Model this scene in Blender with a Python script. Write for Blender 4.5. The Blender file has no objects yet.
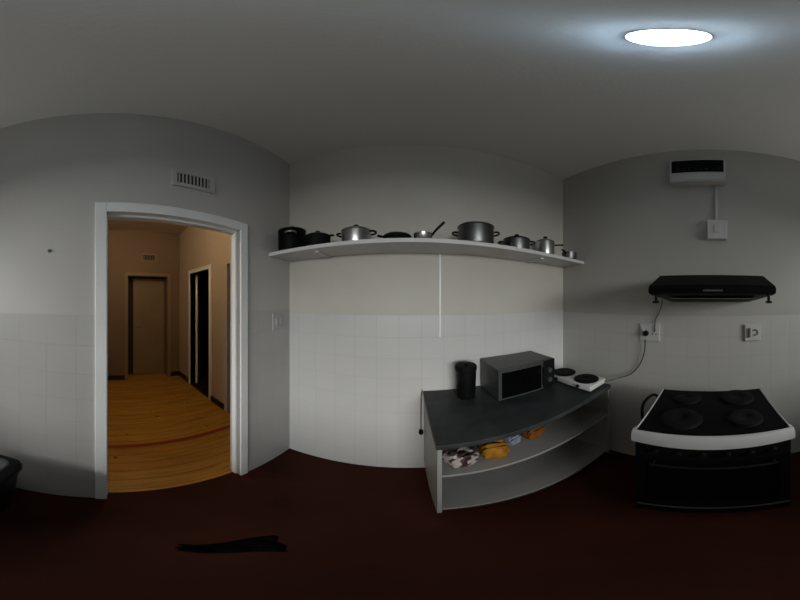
import bpy, bmesh, math, random
from mathutils import Vector, Matrix
random.seed(4)
S = bpy.context.scene
C = S.collection
PI = math.pi
def R(d): return math.radians(d)

# ------------------------------------------------------------------ materials
def new_mat(name):
    m = bpy.data.materials.new(name); m.use_nodes = True
    nt = m.node_tree
    return m, nt, nt.nodes['Principled BSDF']
def mat(name, col, rough=.5, metal=0., var=.12, scale=6., bump=.0, bscale=60., spec=.5, emit=None, estr=0., coat=0.):
    m, nt, b = new_mat(name)
    tc = nt.nodes.new('ShaderNodeTexCoord')
    n = nt.nodes.new('ShaderNodeTexNoise'); n.inputs['Scale'].default_value = scale; n.inputs['Detail'].default_value = 5
    nt.links.new(tc.outputs['Object'], n.inputs['Vector'])
    r = nt.nodes.new('ShaderNodeValToRGB')
    c = Vector(col)
    r.color_ramp.elements[0].position = .3; r.color_ramp.elements[1].position = .7
    r.color_ramp.elements[0].color = (*(c*(1-var)), 1); r.color_ramp.elements[1].color = (*[min(1, v*(1+var)) for v in c], 1)
    nt.links.new(n.outputs['Fac'], r.inputs['Fac']); nt.links.new(r.outputs['Color'], b.inputs['Base Color'])
    b.inputs['Roughness'].default_value = rough; b.inputs['Metallic'].default_value = metal
    b.inputs['Specular IOR Level'].default_value = spec; b.inputs['Coat Weight'].default_value = coat
    if bump:
        n2 = nt.nodes.new('ShaderNodeTexNoise'); n2.inputs['Scale'].default_value = bscale
        nt.links.new(tc.outputs['Object'], n2.inputs['Vector'])
        bp = nt.nodes.new('ShaderNodeBump'); bp.inputs['Strength'].default_value = bump; bp.inputs['Distance'].default_value = .01
        nt.links.new(n2.outputs['Fac'], bp.inputs['Height']); nt.links.new(bp.outputs['Normal'], b.inputs['Normal'])
    if emit:
        b.inputs['Emission Color'].default_value = (*emit, 1); b.inputs['Emission Strength'].default_value = estr
    return m

def wall_mat(name, axis, ztile, paint, tile, shift=0.):
    """painted plaster above a band of square glazed tiles; axis = horizontal object axis of the wall"""
    m, nt, b = new_mat(name)
    L = nt.links.new; N = nt.nodes.new
    tc = N('ShaderNodeTexCoord'); sp = N('ShaderNodeSeparateXYZ'); L(tc.outputs['Object'], sp.inputs[0])
    ad = N('ShaderNodeMath'); ad.operation = 'ADD'; ad.inputs[1].default_value = 3+shift; L(sp.outputs[axis], ad.inputs[0])
    az = N('ShaderNodeMath'); az.operation = 'SUBTRACT'; az.inputs[1].default_value = ztile-3.0; L(sp.outputs['Z'], az.inputs[0])
    cb = N('ShaderNodeCombineXYZ'); L(ad.outputs[0], cb.inputs[0]); L(az.outputs[0], cb.inputs[1])
    br = N('ShaderNodeTexBrick'); br.offset = 0; br.squash = 1
    br.inputs['Scale'].default_value = 1; br.inputs['Brick Width'].default_value = .15; br.inputs['Row Height'].default_value = .15
    br.inputs['Mortar Size'].default_value = .0022; br.inputs['Mortar Smooth'].default_value = .5
    t = Vector(tile)
    br.inputs['Color1'].default_value = (*(t*1.0), 1); br.inputs['Color2'].default_value = (*(t*.975), 1); br.inputs['Mortar'].default_value = (*(t*.88), 1)
    L(cb.outputs[0], br.inputs['Vector'])
    n = N('ShaderNodeTexNoise'); n.inputs['Scale'].default_value = 1.7; n.inputs['Detail'].default_value = 6; L(tc.outputs['Object'], n.inputs['Vector'])
    r = N('ShaderNodeValToRGB'); p = Vector(paint)
    r.color_ramp.elements[0].position = .3; r.color_ramp.elements[1].position = .7
    r.color_ramp.elements[0].color = (*(p*.93), 1); r.color_ramp.elements[1].color = (*(p*1.05), 1)
    L(n.outputs['Fac'], r.inputs['Fac'])
    gt = N('ShaderNodeMath'); gt.operation = 'LESS_THAN'; gt.inputs[1].default_value = ztile; L(sp.outputs['Z'], gt.inputs[0])
    mx = N('ShaderNodeMix'); mx.data_type = 'RGBA'; L(gt.outputs[0], mx.inputs['Factor']); L(r.outputs['Color'], mx.inputs['A']); L(br.outputs['Color'], mx.inputs['B'])
    L(mx.outputs['Result'], b.inputs['Base Color'])
    mr = N('ShaderNodeMapRange'); L(gt.outputs[0], mr.inputs[0]); mr.inputs[3].default_value = .55; mr.inputs[4].default_value = .33
    L(mr.outputs[0], b.inputs['Roughness'])
    n2 = N('ShaderNodeTexNoise'); n2.inputs['Scale'].default_value = 35; L(tc.outputs['Object'], n2.inputs['Vector'])
    inv = N('ShaderNodeMath'); inv.operation = 'MULTIPLY'; L(br.outputs['Fac'], inv.inputs[0]); inv.inputs[1].default_value = -1
    m2 = N('ShaderNodeMath'); m2.operation = 'MULTIPLY'; L(inv.outputs[0], m2.inputs[0]); L(gt.outputs[0], m2.inputs[1])
    a2 = N('ShaderNodeMath'); a2.operation = 'MULTIPLY_ADD'; L(n2.outputs['Fac'], a2.inputs[0]); a2.inputs[1].default_value = .12; L(m2.outputs[0], a2.inputs[2])
    bp = N('ShaderNodeBump'); bp.inputs['Strength'].default_value = .35; bp.inputs['Distance'].default_value = .004
    L(a2.outputs[0], bp.inputs['Height']); L(bp.outputs['Normal'], b.inputs['Normal'])
    return m

def plank_mat(name):
    m, nt, b = new_mat(name); L = nt.links.new; N = nt.nodes.new
    tc = N('ShaderNodeTexCoord'); mp = N('ShaderNodeMapping'); mp.inputs['Rotation'].default_value = (0, 0, PI/2)
    L(tc.outputs['Object'], mp.inputs[0])
    br = N('ShaderNodeTexBrick'); br.offset = .37
    br.inputs['Scale'].default_value = 1; br.inputs['Brick Width'].default_value = 2.6; br.inputs['Row Height'].default_value = .11
    br.inputs['Mortar Size'].default_value = .0022
    br.inputs['Color1'].default_value = (.52, .29, .05, 1); br.inputs['Color2'].default_value = (.44, .22, .036, 1); br.inputs['Mortar'].default_value = (.09, .035, .01, 1)
    L(mp.outputs[0], br.inputs['Vector'])
    mp2 = N('ShaderNodeMapping'); mp2.inputs['Scale'].default_value = (22, 2.2, 1); L(tc.outputs['Object'], mp2.inputs[0])
    n = N('ShaderNodeTexNoise'); n.inputs['Scale'].default_value = 1.3; n.inputs['Detail'].default_value = 7; n.inputs['Distortion'].default_value = .8; L(mp2.outputs[0], n.inputs['Vector'])
    r = N('ShaderNodeValToRGB'); r.color_ramp.elements[0].position = .3; r.color_ramp.elements[0].color = (.42, .34, .28, 1)
    r.color_ramp.elements[1].position = .6; r.color_ramp.elements[1].color = (1.1, 1.05, 1, 1); L(n.outputs['Fac'], r.inputs['Fac'])
    mx = N('ShaderNodeMix'); mx.data_type = 'RGBA'; mx.blend_type = 'MULTIPLY'; mx.inputs['Factor'].default_value = .5
    L(br.outputs['Color'], mx.inputs['A']); L(r.outputs['Color'], mx.inputs['B'])
    v = N('ShaderNodeTexVoronoi'); v.inputs['Scale'].default_value = 4.3; L(tc.outputs['Object'], v.inputs['Vector'])   # knots
    r2 = N('ShaderNodeValToRGB'); r2.color_ramp.elements[0].position = .04; r2.color_ramp.elements[0].color = (.18, .08, .04, 1)
    r2.color_ramp.elements[1].position = .085; r2.color_ramp.elements[1].color = (1, 1, 1, 1); L(v.outputs['Distance'], r2.inputs['Fac'])
    m3 = N('ShaderNodeMix'); m3.data_type = 'RGBA'; m3.blend_type = 'MULTIPLY'; m3.inputs['Factor'].default_value = .9
    L(mx.outputs['Result'], m3.inputs['A']); L(r2.outputs['Color'], m3.inputs['B']); L(m3.outputs['Result'], b.inputs['Base Color'])
    b.inputs['Roughness'].default_value = .38
    return m

PAINT = (.50, .49, .455)
M = dict(
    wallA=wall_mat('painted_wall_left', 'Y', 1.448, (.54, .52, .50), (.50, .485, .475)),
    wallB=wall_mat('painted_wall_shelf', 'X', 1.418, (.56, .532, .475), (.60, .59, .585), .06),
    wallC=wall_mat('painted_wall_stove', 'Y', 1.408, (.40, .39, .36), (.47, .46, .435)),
    ceil=mat('ceiling_paint', (.78, .765, .735), .7, var=.03, scale=1.2, bump=.1),
    floor=mat('oxide_floor', (.036, .009, .005), .65, var=.35, scale=2.2, bump=.06, bscale=20, spec=.12),
    planks=plank_mat('pine_planks'),
    strip=mat('red_strip', (.30, .03, .006), .5, var=.2),
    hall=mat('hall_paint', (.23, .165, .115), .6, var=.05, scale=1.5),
    hallw=mat('hall_paint_pale_lit', (.52, .44, .37), .6, var=.05, scale=1.5),  # hall paint lightened; kitchen daylight on the wall is put into the colour
    frame=mat('white_gloss', (.86, .87, .87), .3, var=.03),
    frame2=mat('hall_gloss', (.52, .44, .36), .4, var=.04),
    leaf=mat('hall_door', (.29, .22, .145), .4, var=.06, scale=3),
    skirt=mat('dark_skirting', (.02, .01, .007), .4),
    darkroom=mat('dark_room', (.03, .026, .028), .8),  # near-black; the dark of unlit rooms and door gap put into the colour
    white=mat('white_plastic', (.50, .50, .48), .4, var=.03),
    shelf=mat('white_board', (.66, .65, .65), .45, var=.05),
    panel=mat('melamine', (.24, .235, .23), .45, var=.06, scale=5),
    top=mat('slate_laminate', (.028, .031, .033), .5, var=.4, scale=9, spec=.25),
    black=mat('black_enamel', (.0035, .0035, .004), .5, var=.2, spec=.06),
    blackm=mat('black_matt', (.006, .006, .0065), .65, var=.2, spec=.1),
    blackp=mat('black_plastic', (.005, .005, .0055), .4, var=.2, spec=.2),
    glass=mat('oven_glass', (.002, .002, .0025), .12, var=.1, spec=.12),
    steel=mat('brushed_steel', (.50, .50, .50), .3, 1., var=.1),
    steeld=mat('worn_steel', (.17, .17, .175), .36, 1., var=.2),
    mwv=mat('microwave_silver', (.05, .053, .053), .45, .2, var=.08),
    mwt=mat('microwave_top', (.075, .078, .078), .45, .2, var=.08),
    stovew=mat('stove_white', (.45, .45, .45), .35, var=.04),
    grey=mat('grey_plastic', (.09, .097, .10), .4, var=.1),
    lipdark=mat('dark_trim', (.035, .036, .037), .4, var=.1),
    slot=mat('vent_dark', (.035, .033, .032), .8),
    orange=mat('orange_packet', (.25, .105, .010), .6, var=.45, scale=22, spec=.1),
    brownp=mat('orange_brown_packet', (.17, .06, .012), .6, var=.4, scale=18, spec=.1),
    pale=mat('pale_blue_packet', (.17, .19, .25), .4, var=.2, scale=14),
    lamp=mat('lamp_diffuser', (.9, .95, 1), .4, emit=(.55, .77, 1.0), estr=22.),
    lampb=mat('lamp_body', (.6, .62, .66), .4),
    warm=mat('warm_shade', (.9, .8, .6), .5, emit=(1, .72, .38), estr=4.),
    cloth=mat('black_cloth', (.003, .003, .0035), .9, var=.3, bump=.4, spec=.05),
)
# printed packet: pale ground with dark brown blotches
m, nt, b = new_mat('blotched_packet')
tc = nt.nodes.new('ShaderNodeTexCoord'); v = nt.nodes.new('ShaderNodeTexNoise'); v.inputs['Scale'].default_value = 26; v.inputs['Detail'].default_value = 1.5
nt.links.new(tc.outputs['Object'], v.inputs['Vector']); r = nt.nodes.new('ShaderNodeValToRGB'); r.color_ramp.interpolation = 'CONSTANT'
r.color_ramp.elements[0].color = (.035, .014, .014, 1); r.color_ramp.elements[1].position = .49; r.color_ramp.elements[1].color = (.34, .29, .28, 1)
nt.links.new(v.outputs['Fac'], r.inputs[0]); nt.links.new(r.outputs[0], b.inputs['Base Color']); M['blotch'] = m
m, nt, b = new_mat('window_glass'); b.inputs['Transmission Weight'].default_value = 1; b.inputs['Roughness'].default_value = .02; b.inputs['IOR'].default_value = 1.45; M['pane'] = m
tr = nt.nodes.new('ShaderNodeBsdfTransparent'); tr.inputs[0].default_value = (.93, .95, .95, 1); gl = nt.nodes.new('ShaderNodeBsdfGlossy'); gl.inputs['Roughness'].default_value = .03
mxs = nt.nodes.new('ShaderNodeMixShader'); mxs.inputs[0].default_value = .06
nt.links.new(tr.outputs[0], mxs.inputs[1]); nt.links.new(gl.outputs[0], mxs.inputs[2]); nt.links.new(mxs.outputs[0], nt.nodes['Material Output'].inputs['Surface'])

# ------------------------------------------------------------------ mesh helpers
def box(bm, x0, x1, y0, y1, z0, z1, bev=0.):
    r = bmesh.ops.create_cube(bm, size=1)
    vs = r['verts']
    bmesh.ops.scale(bm, vec=(x1-x0, y1-y0, z1-z0), verts=vs)
    bmesh.ops.translate(bm, vec=((x0+x1)/2, (y0+y1)/2, (z0+z1)/2), verts=vs)
    if bev:
        es = list({e for v in vs for e in v.link_edges})
        bmesh.ops.bevel(bm, geom=es, offset=bev, segments=2, affect='EDGES', profile=.5)
def lathe(bm, prof, seg=36, at=(0, 0, 0), axis='Z'):
    rings = []
    for r_, z in prof:
        ring = []
        for k in range(seg):
            a = 2*PI*k/seg
            p = (r_*math.cos(a), r_*math.sin(a), z)
            if axis == 'X': p = (p[2], p[0], p[1])
            if axis == 'Y': p = (p[0], p[2], p[1])
            ring.append(bm.verts.new((p[0]+at[0], p[1]+at[1], p[2]+at[2])))
        rings.append(ring)
    for a, b_ in zip(rings, rings[1:]):
        for k in range(seg):
            bm.faces.new((a[k], a[(k+1) % seg], b_[(k+1) % seg], b_[k]))
    bm.faces.new(rings[0][::-1]); bm.faces.new(rings[-1])
def smoothpath(pts, n=8):
    P = [Vector(p) for p in pts]; out = []
    Q = [P[0]*2-P[1]] + P + [P[-1]*2-P[-2]]
    for i in range(1, len(Q)-2):
        for k in range(n):
            t = k/n
            out.append(.5*((2*Q[i])+(-Q[i-1]+Q[i+1])*t+(2*Q[i-1]-5*Q[i]+4*Q[i+1]-Q[i+2])*t*t+(-Q[i-1]+3*Q[i]-3*Q[i+1]+Q[i+2])*t**3))
    out.append(P[-1]); return out
def tube(bm, pts, r_, seg=10, r2=None, flat=1.):
    pts = [Vector(p) for p in pts]; rings = []
    up = Vector((0, 0, 1))
    for i, p in enumerate(pts):
        d = (pts[min(i+1, len(pts)-1)]-pts[max(i-1, 0)]).normalized()
        s = d.cross(up)
        if s.length < .05: s = d.cross(Vector((1, 0, 0)))
        s.normalize(); u = s.cross(d)
        rr = r_ if r2 is None else r_+(r2-r_)*i/(len(pts)-1)
        rings.append([bm.verts.new(p+s*rr*math.cos(2*PI*k/seg)+u*rr*flat*math.sin(2*PI*k/seg)) for k in range(seg)])
    for a, b_ in zip(rings, rings[1:]):
        for k in range(seg): bm.faces.new((a[k], a[(k+1) % seg], b_[(k+1) % seg], b_[k]))
    bm.faces.new(rings[0][::-1]); bm.faces.new(rings[-1])
def prism(bm, prof, y0, y1, axis='Y'):
    """closed profile of (x, z) points swept along y (or (y,z) swept along x)"""
    f = (lambda p, t: (p[0], t, p[1])) if axis == 'Y' else (lambda p, t: (t, p[0], p[1]))
    A = [bm.verts.new(f(p, y0)) for p in prof]; B = [bm.verts.new(f(p, y1)) for p in prof]
    n = len(prof)
    bm.faces.new(A); bm.faces.new(B[::-1])
    for k in range(n): bm.faces.new((A[k], B[k], B[(k+1) % n], A[(k+1) % n]))
def obj(name, bm, material, parent=None, smooth=False, bevel=0.):
    bmesh.ops.recalc_face_normals(bm, faces=bm.faces)
    me = bpy.data.meshes.new(name); bm.to_mesh(me); bm.free()
    me.materials.append(material)
    o = bpy.data.objects.new(name, me); C.objects.link(o)
    if smooth:
        for p in me.polygons: p.use_smooth = True
        me.set_sharp_from_angle(angle=R(40))
    if bevel:
        md = o.modifiers.new('bevel', 'BEVEL'); md.width = bevel; md.segments = 2; md.limit_method = 'ANGLE'
    if parent: o.parent = parent
    return o
def thing(name, label, cat, loc=(0, 0, 0), rotz=0, group=None):
    o = bpy.data.objects.new(name, None); C.objects.link(o); o.empty_display_size = .05
    o.location = loc; o.rotation_euler = (0, 0, rotz); o['label'] = label; o['category'] = cat
    if group: o['group'] = group
    return o
def tag(o, label, cat, group=None):
    o['label'] = label; o['category'] = cat
    if group: o['group'] = group
    return o
def struct(name, bm, m, parent=None, label=None, cat=None, **k):
    o = obj(name, bm, m, parent, **k)
    if not parent:
        o['kind'] = 'structure'
        if label: o['label'] = label; o['category'] = cat
    return o
def NB(): return bmesh.new()

# ------------------------------------------------------------------ room measures (metres)
CAM = 1.52
XA, YB, XC, YD = -.90, 1.26, 1.328, -2.0
H = CAM+1.335
DY0, DY1, DZ = -.005, .744, CAM+.445      # doorway opening
T = .10

bm = NB(); box(bm, XA-.06, XC+T, YD-T, YB+T, -.1, 0)
struct('floor', bm, M['floor'], label='dark red-brown polished kitchen floor', cat='floor')
bm = NB(); box(bm, -3.95, XA-.06, -.8, 1.35, -.1, 0)
struct('floor_hall', bm, M['planks'], label='orange pine plank floor of the hallway', cat='floor')
bm = NB(); box(bm, -1.595, -1.55, -.8, 1.35, 0, .004)
struct('trim_1', bm, M['strip'], label='red-brown strip across the hallway planks', cat='floor strip')
bm = NB(); box(bm, XA-T, XC+T, YD-T, YB+T, H, H+.1)
struct('ceiling', bm, M['ceil'], label='grey-white kitchen ceiling', cat='ceiling')
bm = NB(); box(bm, -3.95, XA-T, -.8, 1.45, H, H+.1)
struct('ceiling_hall', bm, M['hallw'], label='pale hallway ceiling', cat='ceiling')

# wall A with doorway
bm = NB()
box(bm, XA-T, XA, YD-T, DY0, 0, H); box(bm, XA-T, XA, DY1, YB, 0, H); box(bm, XA-T, XA, DY0, DY1, DZ, H)
struct('wall_left', bm, M['wallA'], label='grey wall with tiled lower half around the doorway', cat='wall')
bm = NB(); box(bm, XA-T, XC+T, YB, YB+T, 0, H)
struct('wall_back', bm, M['wallB'], label='wall with the long shelf above white tiles', cat='wall')
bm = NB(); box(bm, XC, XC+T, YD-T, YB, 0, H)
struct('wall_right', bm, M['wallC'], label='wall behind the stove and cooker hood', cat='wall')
# wall behind the camera with its window
wx0, wx1, wz0, wz1 = -.68, 1.0, 1.12, 2.12
bm = NB()
box(bm, XA, wx0, YD-T, YD, 0, H); box(bm, wx1, XC, YD-T, YD, 0, H); box(bm, wx0, wx1, YD-T, YD, 0, wz0); box(bm, wx0, wx1, YD-T, YD, wz1, H)
struct('wall_front', bm, M['wallB'])
bm = NB()
for a, b_ in ((wx0, wx0+.04), (wx1-.04, wx1), ((wx0+wx1)/2-.02, (wx0+wx1)/2+.02)): box(bm, a, b_, YD-.08, YD-.03, wz0, wz1)
for a, b_ in ((wz0, wz0+.04), (wz1-.04, wz1)): box(bm, wx0+.041, wx1-.041, YD-.08, YD-.03, a, b_)
w = struct('window_1', bm, M['frame'])
bm = NB(); box(bm, wx0+.03, wx1-.03, YD-.058, YD-.054, wz0+.03, wz1-.03)
struct('pane', bm, M['pane'], parent=w)

# kitchen door frame: lining + architrave
bm = NB(); c = .055
box(bm, XA-T-.002, XA+.012, DY0-c, DY0, 0, DZ+c); box(bm, XA-T-.002, XA+.012, DY1, DY1+c, 0, DZ+c); box(bm, XA-T-.002, XA+.012, DY0, DY1, DZ, DZ+c)
# rebate stop in the lining
box(bm, XA-.07, XA-.03, DY1-.012, DY1, 0, DZ); box(bm, XA-.07, XA-.03, DY0, DY0+.004, 0, DZ); box(bm, XA-.07, XA-.03, DY0+.004, DY1-.012, DZ-.012, DZ)
struct('trim_2', bm, M['frame'], label='white painted frame of the open kitchen doorway', cat='door frame', bevel=.003)

# ------------------------------------------------------------------ hallway
XF = -3.43; YH = 1.35
fd0, fd1 = .36, 1.10; HZ = CAM+.44
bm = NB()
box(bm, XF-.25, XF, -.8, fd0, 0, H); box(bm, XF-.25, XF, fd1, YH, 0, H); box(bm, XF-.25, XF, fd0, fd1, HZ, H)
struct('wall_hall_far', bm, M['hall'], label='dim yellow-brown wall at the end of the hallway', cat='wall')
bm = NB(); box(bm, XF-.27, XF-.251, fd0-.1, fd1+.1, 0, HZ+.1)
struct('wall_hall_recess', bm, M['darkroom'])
bm = NB(); c = .06
box(bm, XF-.02, XF+.015, fd0-c, fd0, 0, HZ+c); box(bm, XF-.02, XF+.015, fd1, fd1+c, 0, HZ+c); box(bm, XF-.02, XF+.015, fd0, fd1, HZ, HZ+c)
struct('trim_3', bm, M['leaf'], label='frame around the closed door at the hallway end', cat='door frame', bevel=.003)
bm = NB(); box(bm, XF-.245, XF-.205, fd0+.125, fd1-.004, .01, HZ-.02, .003)
d = struct('door_1', bm, M['leaf'], label='plain beige door at the far end of the hallway', cat='door')
bm = NB(); tube(bm, [(XF-.205, fd0+.18, 1.0), (XF-.16, fd0+.18, 1.0), (XF-.16, fd0+.28, 1.0)], .009); obj('door_handle', bm, M['steeld'], d, smooth=True)
# right-hand hallway wall with two doorways
o1, o2 = (-2.93, -2.30), (-1.86, -1.10)
bm = NB()
for a, b_ in ((XF-.25, o1[0]), (o1[1], o2[0]), (o2[1], XA-T-.003)): box(bm, a, b_, YH, YH+.1, 0, H)
for a, b_ in (o1, o2): box(bm, a, b_, YH, YH+.1, HZ, H)
struct('wall_hall_right', bm, M['hallw'], label='cream hallway wall with two open doorways, colour lightened as if daylit', cat='wall')
for i, (a, b_) in enumerate((o1, o2)):
    bm = NB(); c = .06
    box(bm, a-c, a, YH-.015, YH+.102, 0, HZ+c); box(bm, b_, b_+c, YH-.015, YH+.102, 0, HZ+c); box(bm, a, b_, YH-.015, YH+.102, HZ, HZ+c)
    struct('trim_%d' % (i+4), bm, M['frame' if i == 0 else 'frame2'],
           label=['white frame of the dark doorway farther down the hallway', 'cream frame of the hallway doorway nearest the kitchen'][i], cat='door frame', bevel=.003)
# leaf of the farther doorway, swung into the dark room
bm = NB(); box(bm, -.02, .02, 0, .66, .01, HZ-.01, .003)
d = struct('door_2', bm, M['frame'], label='white door standing open into the dark room', cat='door'); d.location = (o1[0]+.03, YH+.10, 0); d.rotation_euler.z = R(56)
bm = NB(); tube(bm, [(.02, .60, 1.0), (.06, .60, 1.0), (.06, .50, 1.0)], .009); obj('door_handle', bm, M['blackm'], d, smooth=True)
# the unlit rooms behind those doorways
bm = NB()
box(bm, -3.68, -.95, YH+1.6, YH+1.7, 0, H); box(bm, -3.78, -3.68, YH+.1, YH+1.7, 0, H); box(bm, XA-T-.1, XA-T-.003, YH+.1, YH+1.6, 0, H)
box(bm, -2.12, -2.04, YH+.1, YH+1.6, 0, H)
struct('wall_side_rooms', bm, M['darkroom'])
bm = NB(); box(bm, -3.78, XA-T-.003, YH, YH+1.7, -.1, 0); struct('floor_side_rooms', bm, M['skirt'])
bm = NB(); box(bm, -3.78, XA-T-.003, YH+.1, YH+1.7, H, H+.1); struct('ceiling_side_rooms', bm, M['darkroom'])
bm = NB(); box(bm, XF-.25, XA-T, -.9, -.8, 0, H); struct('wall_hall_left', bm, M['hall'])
# skirtings
bm = NB(); box(bm, XF, XF+.018, -.8, fd0-.061, 0, .09); box(bm, XF, XF+.018, fd1+.061, YH-.001, 0, .09)
struct('baseboard_hall_far', bm, M['skirt'], label='dark skirting under the far hallway wall', cat='skirting')
bm = NB(); box(bm, XF+.02, o1[0]-.061, YH-.018, YH, 0, .09); box(bm, o1[1]+.061, o2[0]-.061, YH-.018, YH, 0, .09)
struct('baseboard_hall_right', bm, M['skirt'], label='dark skirting between the two hallway doorways', cat='skirting')

def slot_vent(name, label, w, h, n, loc, rz, fm):
    t = thing(name, label, 'vent', loc, rz)
    # faces local +X
    bm = NB(); e = w*.12; f = h*.2
    box(bm, 0, .012, -w/2, -w/2+e, -h/2, h/2); box(bm, 0, .012, w/2-e, w/2, -h/2, h/2)
    box(bm, 0, .012, -w/2+e, w/2-e, -h/2, -h/2+f); box(bm, 0, .012, -w/2+e, w/2-e, h/2-f, h/2)
    obj('frame', bm, fm, t, bevel=.002)
    bm = NB(); box(bm, .0005, .004, -w/2+e, w/2-e, -h/2+f, h/2-f); obj('backing', bm, M['slot'], t)
    for k in range(n):
        y = -w/2+e+(w-2*e)*(k+.5)/n
        bm = NB(); box(bm, .004, .010, y-.0035, y+.0035, -h/2+f, h/2-f); obj('slat', bm, fm, t)
    return t
slot_vent('wall_vent', 'white slotted air vent high on the grey wall above the doorway', .245, .125, 9, (XA, .432, CAM+.715), 0, M['white'])
slot_vent('wall_vent', 'small brown vent above the door at the hallway end'  , .28, .16, 7, (XF, .75, CAM+.79), 0, M['leaf'])
t = thing('ceiling_light', 'warm round lamp on the hallway ceiling', 'ceiling light', (-1.75, .2, H))
bm = NB(); lathe(bm, [(.05, 0), (.05, -.015)]); obj('base', bm, M['white'], t, smooth=True)
bm = NB(); lathe(bm, [(.08, -.015), (.10, -.03), (.09, -.06), (.05, -.085), (.01, -.092)]); obj('shade', bm, M['warm'], t, smooth=True)

# ------------------------------------------------------------------ kitchen ceiling lamp
t = thing('ceiling_light', 'lit round white ceiling lamp glowing bluish', 'ceiling light', (.254, .053, H))
bm = NB(); lathe(bm, [(.050, 0), (.056, -.006), (.057, -.036), (.0565, -.038)], 48); obj('base', bm, M['lampb'], t, smooth=True)
bm = NB(); lathe(bm, [(.055, -.0385), (.058, -.042), (.056, -.050), (.045, -.056), (.02, -.059)], 48); obj('diffuser', bm, M['lamp'], t, smooth=True)

# ------------------------------------------------------------------ shelf
SZ = CAM+.34
t = thing('wall_shelf', 'long white wall shelf carrying pots, fixed wall to wall', 'shelf', (0, YB, SZ))
bm = NB(); box(bm, XA+.001, XC-.001, -.255, -.001, -.025, 0); obj('board', bm, M['shelf'], t, bevel=.002)
for x in (-.55, .9):
    bm = NB(); box(bm, x-.015, x+.015, -.20, -.001, -.035, -.0255); obj('batten', bm, M['shelf'], t)
bm = NB(); box(bm, .206, .219, YB-.010, YB-.001, CAM-.25, SZ-.0255)
tag(obj('cable_conduit', bm, M['frame'], bevel=.002), 'thin white vertical conduit running down from under the shelf', 'conduit')

# ------------------------------------------------------------------ cookware
def lid_on(t, r_, z, knobm, lm):
    bm = NB(); lathe(bm, [(r_*1.03, z), (r_*1.03, z+.004), (r_*.8, z+.014), (r_*.4, z+.022), (.012, z+.024)]); l = obj('lid', bm, lm, t, smooth=True)
    bm = NB(); lathe(bm, [(.006, z+.024), (.006, z+.034), (.016, z+.038), (.016, z+.046), (.008, z+.05)], 20); obj('lid_knob', bm, knobm, l, smooth=True)
def pot_body(t, r_, h, m_):
    bm = NB(); lathe(bm, [(r_*.9, 0), (r_*.97, .004), (r_, .015), (r_, h-.004), (r_+.004, h), (r_-.003, h), (r_-.004, h-.006), (r_-.004, .012), (r_*.85, .006)], 40)
    obj('pot_body', bm, m_, t, smooth=True)
def ear(t, r_, z, ang, m_):
    bm = NB(); c, s = math.cos(ang), math.sin(ang)
    f = lambda d, w, zz: (c*d-s*w, s*d+c*w, zz)
    tube(bm, smoothpath([f(r_-.002, -.035, z), f(r_+.022, -.030, z+.003), f(r_+.034, 0, z+.004), f(r_+.022, .030, z+.003), f(r_-.002, .035, z)], 5), .006, flat=1.1)
    obj('handle', bm, m_, t, smooth=True)
def long_handle(t, r_, z, ang, L_, rise, m_, th=.010):
    bm = NB(); c, s = math.cos(ang), math.sin(ang)
    tube(bm, smoothpath([(c*(r_-.002), s*(r_-.002), z), (c*(r_+L_*.25), s*(r_+L_*.25), z+rise*.35), (c*(r_+L_), s*(r_+L_), z+rise)], 6), th*.8, flat=.6, r2=th*1.15)
    obj('handle', bm, m_, t, smooth=True)
grp = None
YP = 1.115
t = thing('saucepan', 'black lidded pot at the doorway end of the shelf', 'pot', (-.775, 1.115, SZ))
pot_body(t, .098, .165, M['black']); lid_on(t, .098, .1655, M['steeld'], M['steeld']); ear(t, .098, .12, R(-60), M['steel']); 
t = thing('frying_pan', 'dark lidded pan with a stubby handle, between black and silver pots', 'pan', (-.565, 1.105, SZ))
bm = NB(); lathe(bm, [(.065, 0), (.08, .02), (.085, .085), (.081, .085), (.076, .02), (.055, .005)]); obj('pan_body', bm, M['blackm'], t, smooth=True)
bm = NB(); lathe(bm, [(.082, .0855), (.078, .092), (.04, .108), (.010, .111)]); l = obj('lid', bm, M['steeld'], t, smooth=True)
bm = NB(); lathe(bm, [(.007, .111), (.014, .118), (.014, .126), (.006, .128)], 16); obj('lid_knob', bm, M['blackp'], l, smooth=True)
long_handle(t, .085, .075, R(-20), .05, -.01, M['blackp'])
t = thing('saucepan', 'silver lidded pot, leftmost of the steel pots on the shelf', 'pot', (-.312, 1.12, SZ))
pot_body(t, .088, .092, M['steel']); lid_on(t, .088, .0925, M['blackp'], M['steeld']); ear(t, .088, .078, R(180), M['blackp']); ear(t, .088, .078, 0, M['blackp'])
t = thing('frying_pan', 'shallow lidded black frying pan, handle pointing to the silver pot', 'pan', (-.063, 1.11, SZ))
bm = NB(); lathe(bm, [(.06, 0), (.078, .016), (.085, .040), (.081, .040), (.074, .016), (.055, .005)]); obj('pan_body', bm, M['blackm'], t, smooth=True)
bm = NB(); lathe(bm, [(.083, .0405), (.079, .047), (.04, .058), (.010, .060)]); l = obj('lid', bm, M['steeld'], t, smooth=True)
bm = NB(); lathe(bm, [(.007, .060), (.013, .066), (.013, .074), (.006, .076)], 16); obj('lid_knob', bm, M['steel'], l, smooth=True)
long_handle(t, .085, .036, R(196), .03, .006, M['blackp'], .012)
t = thing('skillet', 'small steel pan beside the frying pan, black handle tilted up', 'pan', (.084, 1.07, SZ))
bm = NB(); lathe(bm, [(.04, 0), (.050, .012), (.054, .045), (.051, .045), (.046, .012), (.036, .004)]); obj('pan_body', bm, M['steel'], t, smooth=True)
long_handle(t, .053, .036, R(-8), .065, .085, M['blackp'], .012)
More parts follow.
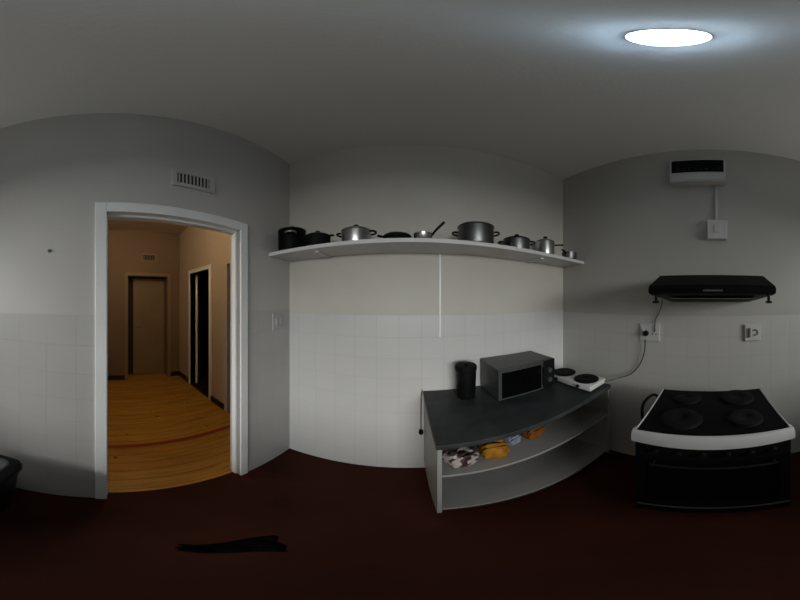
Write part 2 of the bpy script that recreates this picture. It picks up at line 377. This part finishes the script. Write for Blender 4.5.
t = thing('stockpot', 'biggest steel pot on the shelf, lidded with two side handles', 'pot', (.415, 1.118, SZ))
pot_body(t, .112, .128, M['steeld']); lid_on(t, .112, .1285, M['blackp'], M['steeld']); ear(t, .112, .09, R(180-20), M['blackp']); ear(t, .112, .09, R(-20), M['blackp'])
t = thing('casserole', 'squat steel pot with black lid, right of the biggest pot', 'pot', (.72, 1.125, SZ))
pot_body(t, .092, .088, M['steeld']); lid_on(t, .092, .0885, M['blackp'], M['black']); ear(t, .092, .07, R(180-33), M['blackp']); ear(t, .092, .07, R(-33), M['blackp'])
t = thing('saucepan', 'tall narrow pale steel pot near the stove-wall end of the shelf', 'pot', (.985, 1.125, SZ))
pot_body(t, .070, .125, M['steel']); lid_on(t, .070, .1255, M['blackp'], M['steeld']); long_handle(t, .07, .10, R(-42), .07, .004, M['blackp'])
t = thing('milk_pan', 'smallest pan, last on the shelf by the stove wall', 'pan', (1.20, 1.065, SZ))
bm = NB(); lathe(bm, [(.045, 0), (.058, .01), (.064, .06), (.061, .06), (.055, .01), (.04, .004)]); obj('pan_body', bm, M['steeld'], t, smooth=True)
long_handle(t, .063, .05, R(195), .06, .012, M['blackp'])

# ------------------------------------------------------------------ counter unit (open front)
CX0, CX1, CY0, CZ = .105, 1.195, .68, CAM-.65
t = thing('base_cabinet', 'white open-fronted shelf unit under the dark worktop', 'cabinet', (0, 0, 0))
for a, b_ in ((CX0, CX0+.018), (CX1-.018, CX1)):
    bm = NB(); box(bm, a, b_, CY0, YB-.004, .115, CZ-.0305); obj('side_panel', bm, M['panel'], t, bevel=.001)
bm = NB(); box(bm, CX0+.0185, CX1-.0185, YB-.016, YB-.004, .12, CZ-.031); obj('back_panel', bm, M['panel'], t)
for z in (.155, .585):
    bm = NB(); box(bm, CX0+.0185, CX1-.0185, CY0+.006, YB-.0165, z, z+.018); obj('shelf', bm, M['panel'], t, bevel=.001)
bm = NB(); box(bm, CX0+.03, CX1-.03, CY0+.07, CY0+.085, .0005, .114); box(bm, CX0+.03, CX0+.045, CY0+.0855, YB-.03, .0005, .114); box(bm, CX1-.045, CX1-.03, CY0+.0855, YB-.03, .0005, .114)
obj('plinth', bm, M['skirt'], t)
bm = NB(); box(bm, CX0-.006, CX1+.006, CY0-.012, YB-.002, CZ-.03, CZ, .003)
tag(obj('worktop', bm, M['top']), 'dark slate-grey laminate worktop on the white shelf unit', 'worktop')
# things on the upper shelf
def packet(name, label, cat, loc, sx, sy, sz, m_, rz, seed, twist=True):
    rnd = random.Random(seed); bm = NB()
    bmesh.ops.create_icosphere(bm, subdivisions=4, radius=1)
    ph = [rnd.uniform(0, 6) for _ in range(6)]
    for v in bm.verts:
        p = v.co.copy()
        e = lambda q: math.copysign(abs(q)**.55, q)
        q = Vector((e(p.x), e(p.y), e(p.z)*(1-.35*abs(p.x)**3)))
        w = 1+.07*math.sin(5*p.x+ph[0])*math.cos(6*p.y+ph[1])+.05*math.sin(11*p.y+7*p.z+ph[2])
        v.co = Vector((q.x*sx*w, q.y*sy*w, max(0, (q.z+.85)*sz*.55*w)))
    for v in bm.verts:
        if v.co.x > sx*.93 or v.co.x < -sx*.93: v.co.z = v.co.z*.4+sz*.2
    o = obj(name, bm, m_, smooth=True); o.location = loc; o.rotation_euler.z = rz
    return tag(o, label, cat)
SH = .6035
packet('food_packet', 'white packet with dark brown blotches at the left end of the unit', 'packet', (.215, .80, SH), .072, .08, .10, M['blotch'], R(20), 1)
packet('food_packet', 'bright orange-yellow packet beside the blotched packet', 'packet', (.382, .805, SH), .066, .07, .12, M['orange'], R(-10), 2)
packet('food_packet', 'pale bluish packet between the two orange packets', 'packet', (.515, .87, SH), .045, .055, .07, M['pale'], R(15), 3)
packet('food_packet', 'duller orange-brown packet, rightmost on the shelf of the unit', 'packet', (.645, .86, SH), .062, .06, .095, M['brownp'], R(8), 4)

# ------------------------------------------------------------------ on the worktop
t = thing('canister', 'tall black canister with lid, left of the microwave', 'canister', (.352, 1.125, CZ))
bm = NB(); lathe(bm, [(.054, .0005), (.058, .006), (.064, .18), (.064, .20)]); obj('body', bm, M['blackp'], t, smooth=True)
bm = NB(); lathe(bm, [(.067, .2005), (.068, .225), (.063, .235), (.02, .238)]); l = obj('lid', bm, M['blackm'], t, smooth=True)
bm = NB(); lathe(bm, [(.012, .238), (.014, .245), (.008, .249)], 20); obj('lid_knob', bm, M['blackp'], l, smooth=True)

mx0, mx1, my0, my1, mh = .497, .935, .968, 1.252, .228
t = thing('microwave', 'grey microwave oven with black door on the worktop', 'microwave', (mx0, my0, CZ))
W_, D_ = mx1-mx0, my1-my0
bm = NB(); box(bm, 0, W_, .018, D_, .010, mh, .005); obj('casing', bm, M['mwt'], t)
bm = NB(); box(bm, 0, W_*.76, 0, .0175, .012, mh-.002, .003); d = obj('door', bm, M['mwv'], t)
bm = NB(); box(bm, .022, W_*.72, -.0015, -.0002, .025, mh-.022); obj('door_glass', bm, M['glass'], d)
bm = NB(); box(bm, W_*.735, W_*.75, -.016, -.0005, .04, mh-.04, .003); obj('door_handle', bm, M['blackp'], d)
bm = NB(); box(bm, W_*.765, W_, 0, .0175, .012, mh-.002, .003); p = obj('control_panel', bm, M['blackp'], t)
for z in (.075, .15):
    bm = NB(); lathe(bm, [(.020, 0), (.018, -.014), (.004, -.015)], 24, (W_*.88, -.0002, z), 'Y'); obj('dial', bm, M['mwv'], p, smooth=True)
for a in (.03, W_-.03):
    for b_ in (.04, D_-.03):
        bm = NB(); lathe(bm, [(.010, .0003), (.012, .0105)], 16, (a, b_, 0)); obj('foot', bm, M['blackp'], t, smooth=True)

t = thing('hot_plate', 'white two-plate electric hot plate at the right end of the worktop', 'hot plate', (1.085, .90, CZ), R(0))
bm = NB(); box(bm, -.098, .098, -.20, .215, .014, .058, .012); obj('casing', bm, M['white'], t, smooth=True)
for y in (-.098, .115):
    bm = NB(); lathe(bm, [(.088, .0585), (.088, .064), (.078, .070), (.02, .070), (.015, .066)], 36, (0, y, 0)); obj('heating_plate', bm, M['blackm'], t, smooth=True)
for y in (-.1, .1):
    bm = NB(); lathe(bm, [(.013, 0), (.011, -.012), (.003, -.013)], 20, (-.098, y, .036), 'X'); obj('knob', bm, M['blackp'], t, smooth=True)
for a in (-.07, .07):
    for b_ in (-.16, .18):
        bm = NB(); lathe(bm, [(.010, .0003), (.012, .0145)], 16, (a, b_, 0)); obj('foot', bm, M['blackp'], t, smooth=True)
# its cord and plug in the wall socket
def socket(label, y, z, w, h, slots):
    t = thing('wall_socket', label, 'socket', (XC, y, z))
    bm = NB(); box(bm, -.012, -.0005, -w/2, w/2, -h/2, h/2, .003); obj('plate', bm, M['white'], t)
    for (a, b_, s_) in slots:
        bm = NB(); lathe(bm, [(s_, 0), (s_, -.002)], 16, (-.0122, a, b_), 'X'); obj('socket_hole', bm, M['slot'], t)
    bm = NB(); box(bm, -.018, -.0122, w*.28, w*.40, h*.02, h*.28, .002); obj('switch', bm, M['white'], t)
    return t
socket('white wall socket left of the hood, with a black plug in it', .415, CAM-.235, .15, .13, [(-.035, .01, .006), (-.048, -.012, .005), (-.022, -.012, .005)])
# isolator switch right of the stove
t = thing('isolator_switch', 'pale stove switch plate on the tiles right of the hood', 'switch', (XC, -.315, CAM-.232))
bm = NB(); box(bm, -.014, -.0005, -.058, .058, -.06, .06, .003); obj('plate', bm, M['white'], t)
bm = NB(); box(bm, -.024, -.0142, .018, .034, -.034, .034, .003); obj('rocker', bm, M['grey'], t)
bm = NB(); tube(bm, [(-.0165, -.018+.018*math.cos(a), .0+.020*math.sin(a)) for a in [R(40+28*k) for k in range(11)]], .0035); obj('indicator', bm, M['grey'], t, smooth=True)
t = thing('power_cord', 'dark cord looping up from the hot plate to the wall socket', 'cord', (0, 0, 0))
pts = [(1.15, .71, CZ+.035), (1.19, .685, CZ+.033), (1.27, .64, CZ+.035), (1.308, .56, CZ+.07), (1.312, .49, CZ+.16), (1.307, .452, CZ+.27), (1.30, .445, CZ+.36)]
bm = NB(); tube(bm, smoothpath(pts, 8), .0045); obj('cord', bm, M['lipdark'], t, smooth=True)
bm = NB(); lathe(bm, [(.021, 0), (.021, -.018), (.015, -.030), (.004, -.031)], 24, (XC-.0125, .442, CAM-.243), 'X'); obj('plug', bm, M['blackp'], t, smooth=True)
bm = NB(); tube(bm, smoothpath([(XC-.03, .315, CAM+.0), (XC-.012, .330, CAM-.05), (XC-.01, .35, CAM-.10), (XC-.01, .37, CAM-.14), (XC-.016, .375, CAM-.19), (XC-.0165, .372, CAM-.222)], 6), .004)
tag(obj('power_cord', bm, M['grey'], smooth=True), 'thin dark cord dropping from the hood to the wall socket', 'cord')
bm = NB(); tube(bm, smoothpath([(CX0-.012, YB-.012, CZ+.012), (CX0-.018, YB-.010, CZ-.05), (CX0-.020, YB-.012, CZ-.2), (CX0-.020, YB-.012, CZ-.36)], 6), .003)
lathe(bm, [(.003, .03), (.013, .028), (.016, 0), (.012, -.012)], 16, (CX0-.0205, YB-.018, CZ-.39))
tag(obj('power_cord', bm, M['blackp'], smooth=True), 'thin cord with plug hanging down left of the white shelf unit', 'cord')

# ------------------------------------------------------------------ stove
sy, sw = -.022, .30; SX = .683; ST = CAM-.597; SB = 1.155
t = thing('stove', 'black freestanding electric stove with white front strip', 'stove', (0, sy, 0))
bm = NB(); box(bm, SX+.035, SB, -sw+.005, sw-.005, .10, ST-.02, .004); obj('body', bm, M['black'], t)
bm = NB(); box(bm, SX+.07, SB-.02, -sw+.02, sw-.02, .0005, .0995); obj('plinth', bm, M['blackm'], t)
bm = NB(); box(bm, SX+.008, SB, -sw+.006, sw-.006, ST-.0195, ST, .003); hob = obj('hob', bm, M['black'], t)
for s in (-1, 1):
    bm = NB(); box(bm, SX+.02, SB, s*sw-(.006 if s > 0 else 0), s*sw+(.006 if s < 0 else 0), ST-.021, ST+.004, .0015); obj('edge_trim', bm, M['stovew'], t)
for (a, b_, r_) in ((.14, -.14, .075), (.14, .14, .09), (.37, -.14, .09), (.37, .14, .075)):
    bm = NB(); lathe(bm, [(r_+.006, .0005), (r_+.004, .004), (r_, .004), (r_, .010), (r_-.01, .013), (.025, .013), (.02, .010)], 36, (SX+a, b_, ST)); obj('heating_plate', bm, M['blackm'], hob, smooth=True)
# white control strip, gently bowed
n = 16; bm = NB()
cols = []
for k in range(n+1):
    y = -sw-.008+(2*sw+.016)*k/n; bow = .012*(1-(y/(sw+.008))**2)
    cols.append([bm.verts.new(p) for p in ((SX+.034, y, ST-.001), (SX+.002-bow, y, ST-.001), (SX-.010-bow, y, ST-.016), (SX-.012-bow, y, ST-.062), (SX+.0-bow, y, ST-.070), (SX+.034, y, ST-.070))])
for a, b_ in zip(cols, cols[1:]):
    for k in range(6): bm.faces.new((a[k], a[(k+1) % 6], b_[(k+1) % 6], b_[k]))
bm.faces.new(cols[0]); bm.faces.new(cols[-1][::-1])
obj('control_strip', bm, M['stovew'], t, smooth=True)
bm = NB(); box(bm, SX+.004, SX+.0345, -sw+.002, sw-.002, ST-.165, ST-.0705, .003); p = obj('control_panel', bm, M['blackp'], t)
for k in range(6):
    bm = NB(); lathe(bm, [(.017, 0), (.016, -.016), (.004, -.018)], 24, (SX+.0038, -.22+.088*k, ST-.125), 'X'); obj('knob', bm, M['blackp'], p, smooth=True)
bm = NB(); box(bm, SX+.002, SX+.0345, -sw+.002, sw-.002, .245, ST-.168, .004); d = obj('oven_door', bm, M['black'], t)
bm = NB(); box(bm, SX, SX+.0015, -sw+.05, sw-.05, .32, ST-.23); obj('door_glass', bm, M['glass'], d)
bm = NB(); tube(bm, [(SX-.028, -.23, ST-.20), (SX-.028, .23, ST-.20)], .008); 
for y in (-.22, .22): tube(bm, [(SX+.001, y, ST-.20), (SX-.028, y, ST-.20)], .006)
obj('door_handle', bm, M['blackp'], d, smooth=True)
bm = NB(); box(bm, SX+.006, SX+.0345, -sw+.002, sw-.002, .105, .240, .004); d = obj('drawer', bm, M['black'], t)
bm = NB(); box(bm, SX-.004, SX+.0055, -sw+.01, sw-.01, .205, .216, .002); obj('drawer_lip', bm, M['lipdark'], d)
bm = NB(); tube(bm, smoothpath([(SB-.01, sy+.305, ST-.08), (SB-.06, sy+.345, ST-.02), (SB-.16, sy+.375, ST-.05), (SB-.22, sy+.35, ST-.16), (SB-.2, sy+.33, ST-.3)], 8), .009)
tag(obj('stove_cable', bm, M['blackp'], smooth=True), 'thick black cable bulging beside the left side of the stove', 'cable')

# ------------------------------------------------------------------ cooker hood
t = thing('cooker_hood', 'black cooker hood on the wall above the stove', 'cooker hood', (0, -.022, 0))
z = CAM
def hood_mesh():
    bm = NB()
    back = [(XC-.001, z-.012), (XC-.001, z+.150), (1.06, z+.140), (.885, z+.070), (.872, z+.055), (.872, z+.034), (.90, z+.024)]  # back edge set lower; black casing stands in for the wall's shadow below
    wid = [.275, .275, .295, .305, .305, .305, .30]
    A = [bm.verts.new((p[0], -w, p[1])) for p, w in zip(back, wid)]; B = [bm.verts.new((p[0], w, p[1])) for p, w in zip(back, wid)]
    n = len(back); bm.faces.new(A); bm.faces.new(B[::-1])
    for k in range(n): bm.faces.new((A[k], B[k], B[(k+1) % n], A[(k+1) % n]))
    return bm
obj('casing', hood_mesh(), M['black'], t, bevel=.004)
bm = NB(); box(bm, .866, .8715, -.045, .045, z+.040, z+.047); obj('badge', bm, M['grey'], t)
bm = NB(); box(bm, .95, 1.25, -.22, .22, z+.006, z+.010); o = obj('grease_filter', bm, M['grey'], t); o.rotation_euler = (0, 0, 0)
for y in (-.272, .272):
    bm = NB(); box(bm, .885, .905, y-.005, y+.005, z-.008, z+.03, .002); box(bm, .880, .910, y-.013, y+.013, z-.016, z-.004, .003); obj('bracket', bm, M['blackp'], t)

# ------------------------------------------------------------------ distribution board, conduit, box
t = thing('fuse_box', 'white wall box with a black window, up under the ceiling', 'fuse box', (XC, .07, CAM))
bm = NB(); box(bm, -.075, -.0005, -.185, .185, .905, 1.14, .006); c_ = obj('casing', bm, M['white'], t)
bm = NB(); box(bm, -.083, -.0755, -.172, .172, .995, 1.125, .003); d = obj('cover', bm, M['glass'], t)
prof = [(-.185+.37*k/16, .905+.008*math.sin(k*.9)) for k in range(17)]
for k in range(8):
    bm = NB(); box(bm, -.088, -.0835, -.150+k*.038, -.128+k*.038, 1.005, 1.03); obj('breaker', bm, M['blackp'], d)
bm = NB(); box(bm, -.080, -.0755, -.180, .180, .915, .985, .004); obj('lower_flap', bm, M['white'], t)
bm = NB(); box(bm, XC-.018, XC-.0005, -.066, -.048, CAM+.5775, CAM+.904)
tag(obj('cable_conduit', bm, M['stovew'], bevel=.003), 'short grey conduit between the fuse box and the switch box', 'conduit')
t = thing('switch_box', 'square white surface box above the hood', 'switch box', (XC, -.062, CAM+.50))
bm = NB(); box(bm, -.045, -.0005, -.068, .068, -.072, .075, .005); obj('casing', bm, M['white'], t)
bm = NB(); box(bm, -.053, -.0455, -.02, .02, -.025, .03, .003); obj('rocker', bm, M['white'], t)

# ------------------------------------------------------------------ small things on the left wall
t = thing('light_switch', 'pale double light switch in the corner below the shelf end', 'switch', (XA, 1.10, CAM-.16))
bm = NB(); box(bm, .0005, .012, -.06, .06, -.062, .062, .003); obj('plate', bm, M['wallA'] if False else M['stovew'], t)
for y in (-.022, .022):
    bm = NB(); box(bm, .0122, .020, y-.012, y+.012, -.025, .025, .002); obj('rocker', bm, M['white'], t)
bm = NB(); lathe(bm, [(.009, .0005), (.008, .006), (.003, .007)], 16, (XA, -.285, CAM+.248), 'X')
tag(obj('wall_plug', bm, M['grey'], smooth=True), 'tiny grey plug in the painted wall left of the doorway', 'wall plug')

# bin by the left wall, cut by the picture edge
a = R(-131); bx, by = .80*math.sin(a), .80*math.cos(a)
t = thing('waste_bin', 'black bin with a grey lid against the wall left of the doorway', 'bin', (bx, by, 0))
def rrect(hx, hy, r_, z_, n=6):
    out = []
    for cx, cy, a0 in ((hx-r_, hy-r_, 0), (-hx+r_, hy-r_, 90), (-hx+r_, -hy+r_, 180), (hx-r_, -hy+r_, 270)):
        for k in range(n+1):
            q = R(a0+90*k/n); out.append((cx+r_*math.cos(q), cy+r_*math.sin(q), z_))
    return out
def loft(bm, rings):
    V = [[bm.verts.new(p) for p in r_] for r_ in rings]; n = len(V[0])
    for u, v_ in zip(V, V[1:]):
        for k in range(n): bm.faces.new((u[k], u[(k+1) % n], v_[(k+1) % n], v_[k]))
    bm.faces.new(V[0][::-1]); bm.faces.new(V[-1])
bm = NB(); loft(bm, [rrect(.145, .13, .05, .0005), rrect(.17, .155, .05, .50), rrect(.182, .165, .05, .505), rrect(.182, .165, .05, .535)]); obj('bin_body', bm, M['blackp'], t, smooth=True)
bm = NB(); loft(bm, [rrect(.180, .163, .05, .5355), rrect(.176, .160, .05, .555), rrect(.15, .135, .05, .572)]); l = obj('lid', bm, M['blackp'], t, smooth=True)
bm = NB(); loft(bm, [rrect(.135, .12, .04, .5722), rrect(.128, .113, .04, .579)]); obj('lid_inset', bm, M['grey'], l, smooth=True)

# dark cloth on the floor
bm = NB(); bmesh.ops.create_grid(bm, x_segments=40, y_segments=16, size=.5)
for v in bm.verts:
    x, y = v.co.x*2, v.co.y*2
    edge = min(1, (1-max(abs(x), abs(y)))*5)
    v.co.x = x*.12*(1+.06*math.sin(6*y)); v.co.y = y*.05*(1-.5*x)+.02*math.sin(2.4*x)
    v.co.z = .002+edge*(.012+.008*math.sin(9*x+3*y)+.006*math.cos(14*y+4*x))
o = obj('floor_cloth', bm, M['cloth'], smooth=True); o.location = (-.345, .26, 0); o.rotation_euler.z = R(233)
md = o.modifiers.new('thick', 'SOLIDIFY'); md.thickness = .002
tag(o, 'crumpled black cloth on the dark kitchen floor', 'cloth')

# ------------------------------------------------------------------ light
def area(name, loc, rot, sx, sy_, e, col):
    l = bpy.data.lights.new(name, 'AREA'); l.shape = 'RECTANGLE'; l.size = sx; l.size_y = sy_; l.energy = e; l.color = col
    o = bpy.data.objects.new(name, l); C.objects.link(o); o.location = loc; o.rotation_euler = rot
    return o
area('window_daylight', ((wx0+wx1)/2+.7, YD-3.0, 2.45), (R(90), 0, 0), 6.5, 1.6, 700, (1.0, .975, .945))
area('ground_bounce', ((wx0+wx1)/2, YD-1.2, .5), (R(155), 0, 0), 3.5, 1.4, 38, (1, .97, .9))
l = bpy.data.lights.new('hall_lamp', 'POINT'); l.energy = 17; l.color = (1, .74, .42); l.shadow_soft_size = .1
o = bpy.data.objects.new('hall_lamp', l); C.objects.link(o); o.location = (-1.75, .2, H-.25)
w = bpy.data.worlds.new('sky'); S.world = w; w.use_nodes = True
w.node_tree.nodes['Background'].inputs[0].default_value = (.6, .7, .85, 1); w.node_tree.nodes['Background'].inputs[1].default_value = .5

# ------------------------------------------------------------------ camera: 240 x 180 degree panorama
cd = bpy.data.cameras.new('camera'); cam = bpy.data.objects.new('camera', cd); C.objects.link(cam)
cam.location = (0, 0, CAM); cam.rotation_euler = (R(90), 0, 0)
cd.type = 'PANO'; cd.clip_start = .01
cy = cd if hasattr(cd, 'panorama_type') else cd.cycles
cy.panorama_type = 'EQUIRECTANGULAR'
cy.latitude_min, cy.latitude_max = -PI/2, PI/2
cy.longitude_min, cy.longitude_max = R(-122.4), R(117.6)
S.camera = cam
S.view_settings.view_transform = 'Standard'; S.view_settings.look = 'None'; S.view_settings.exposure = 0
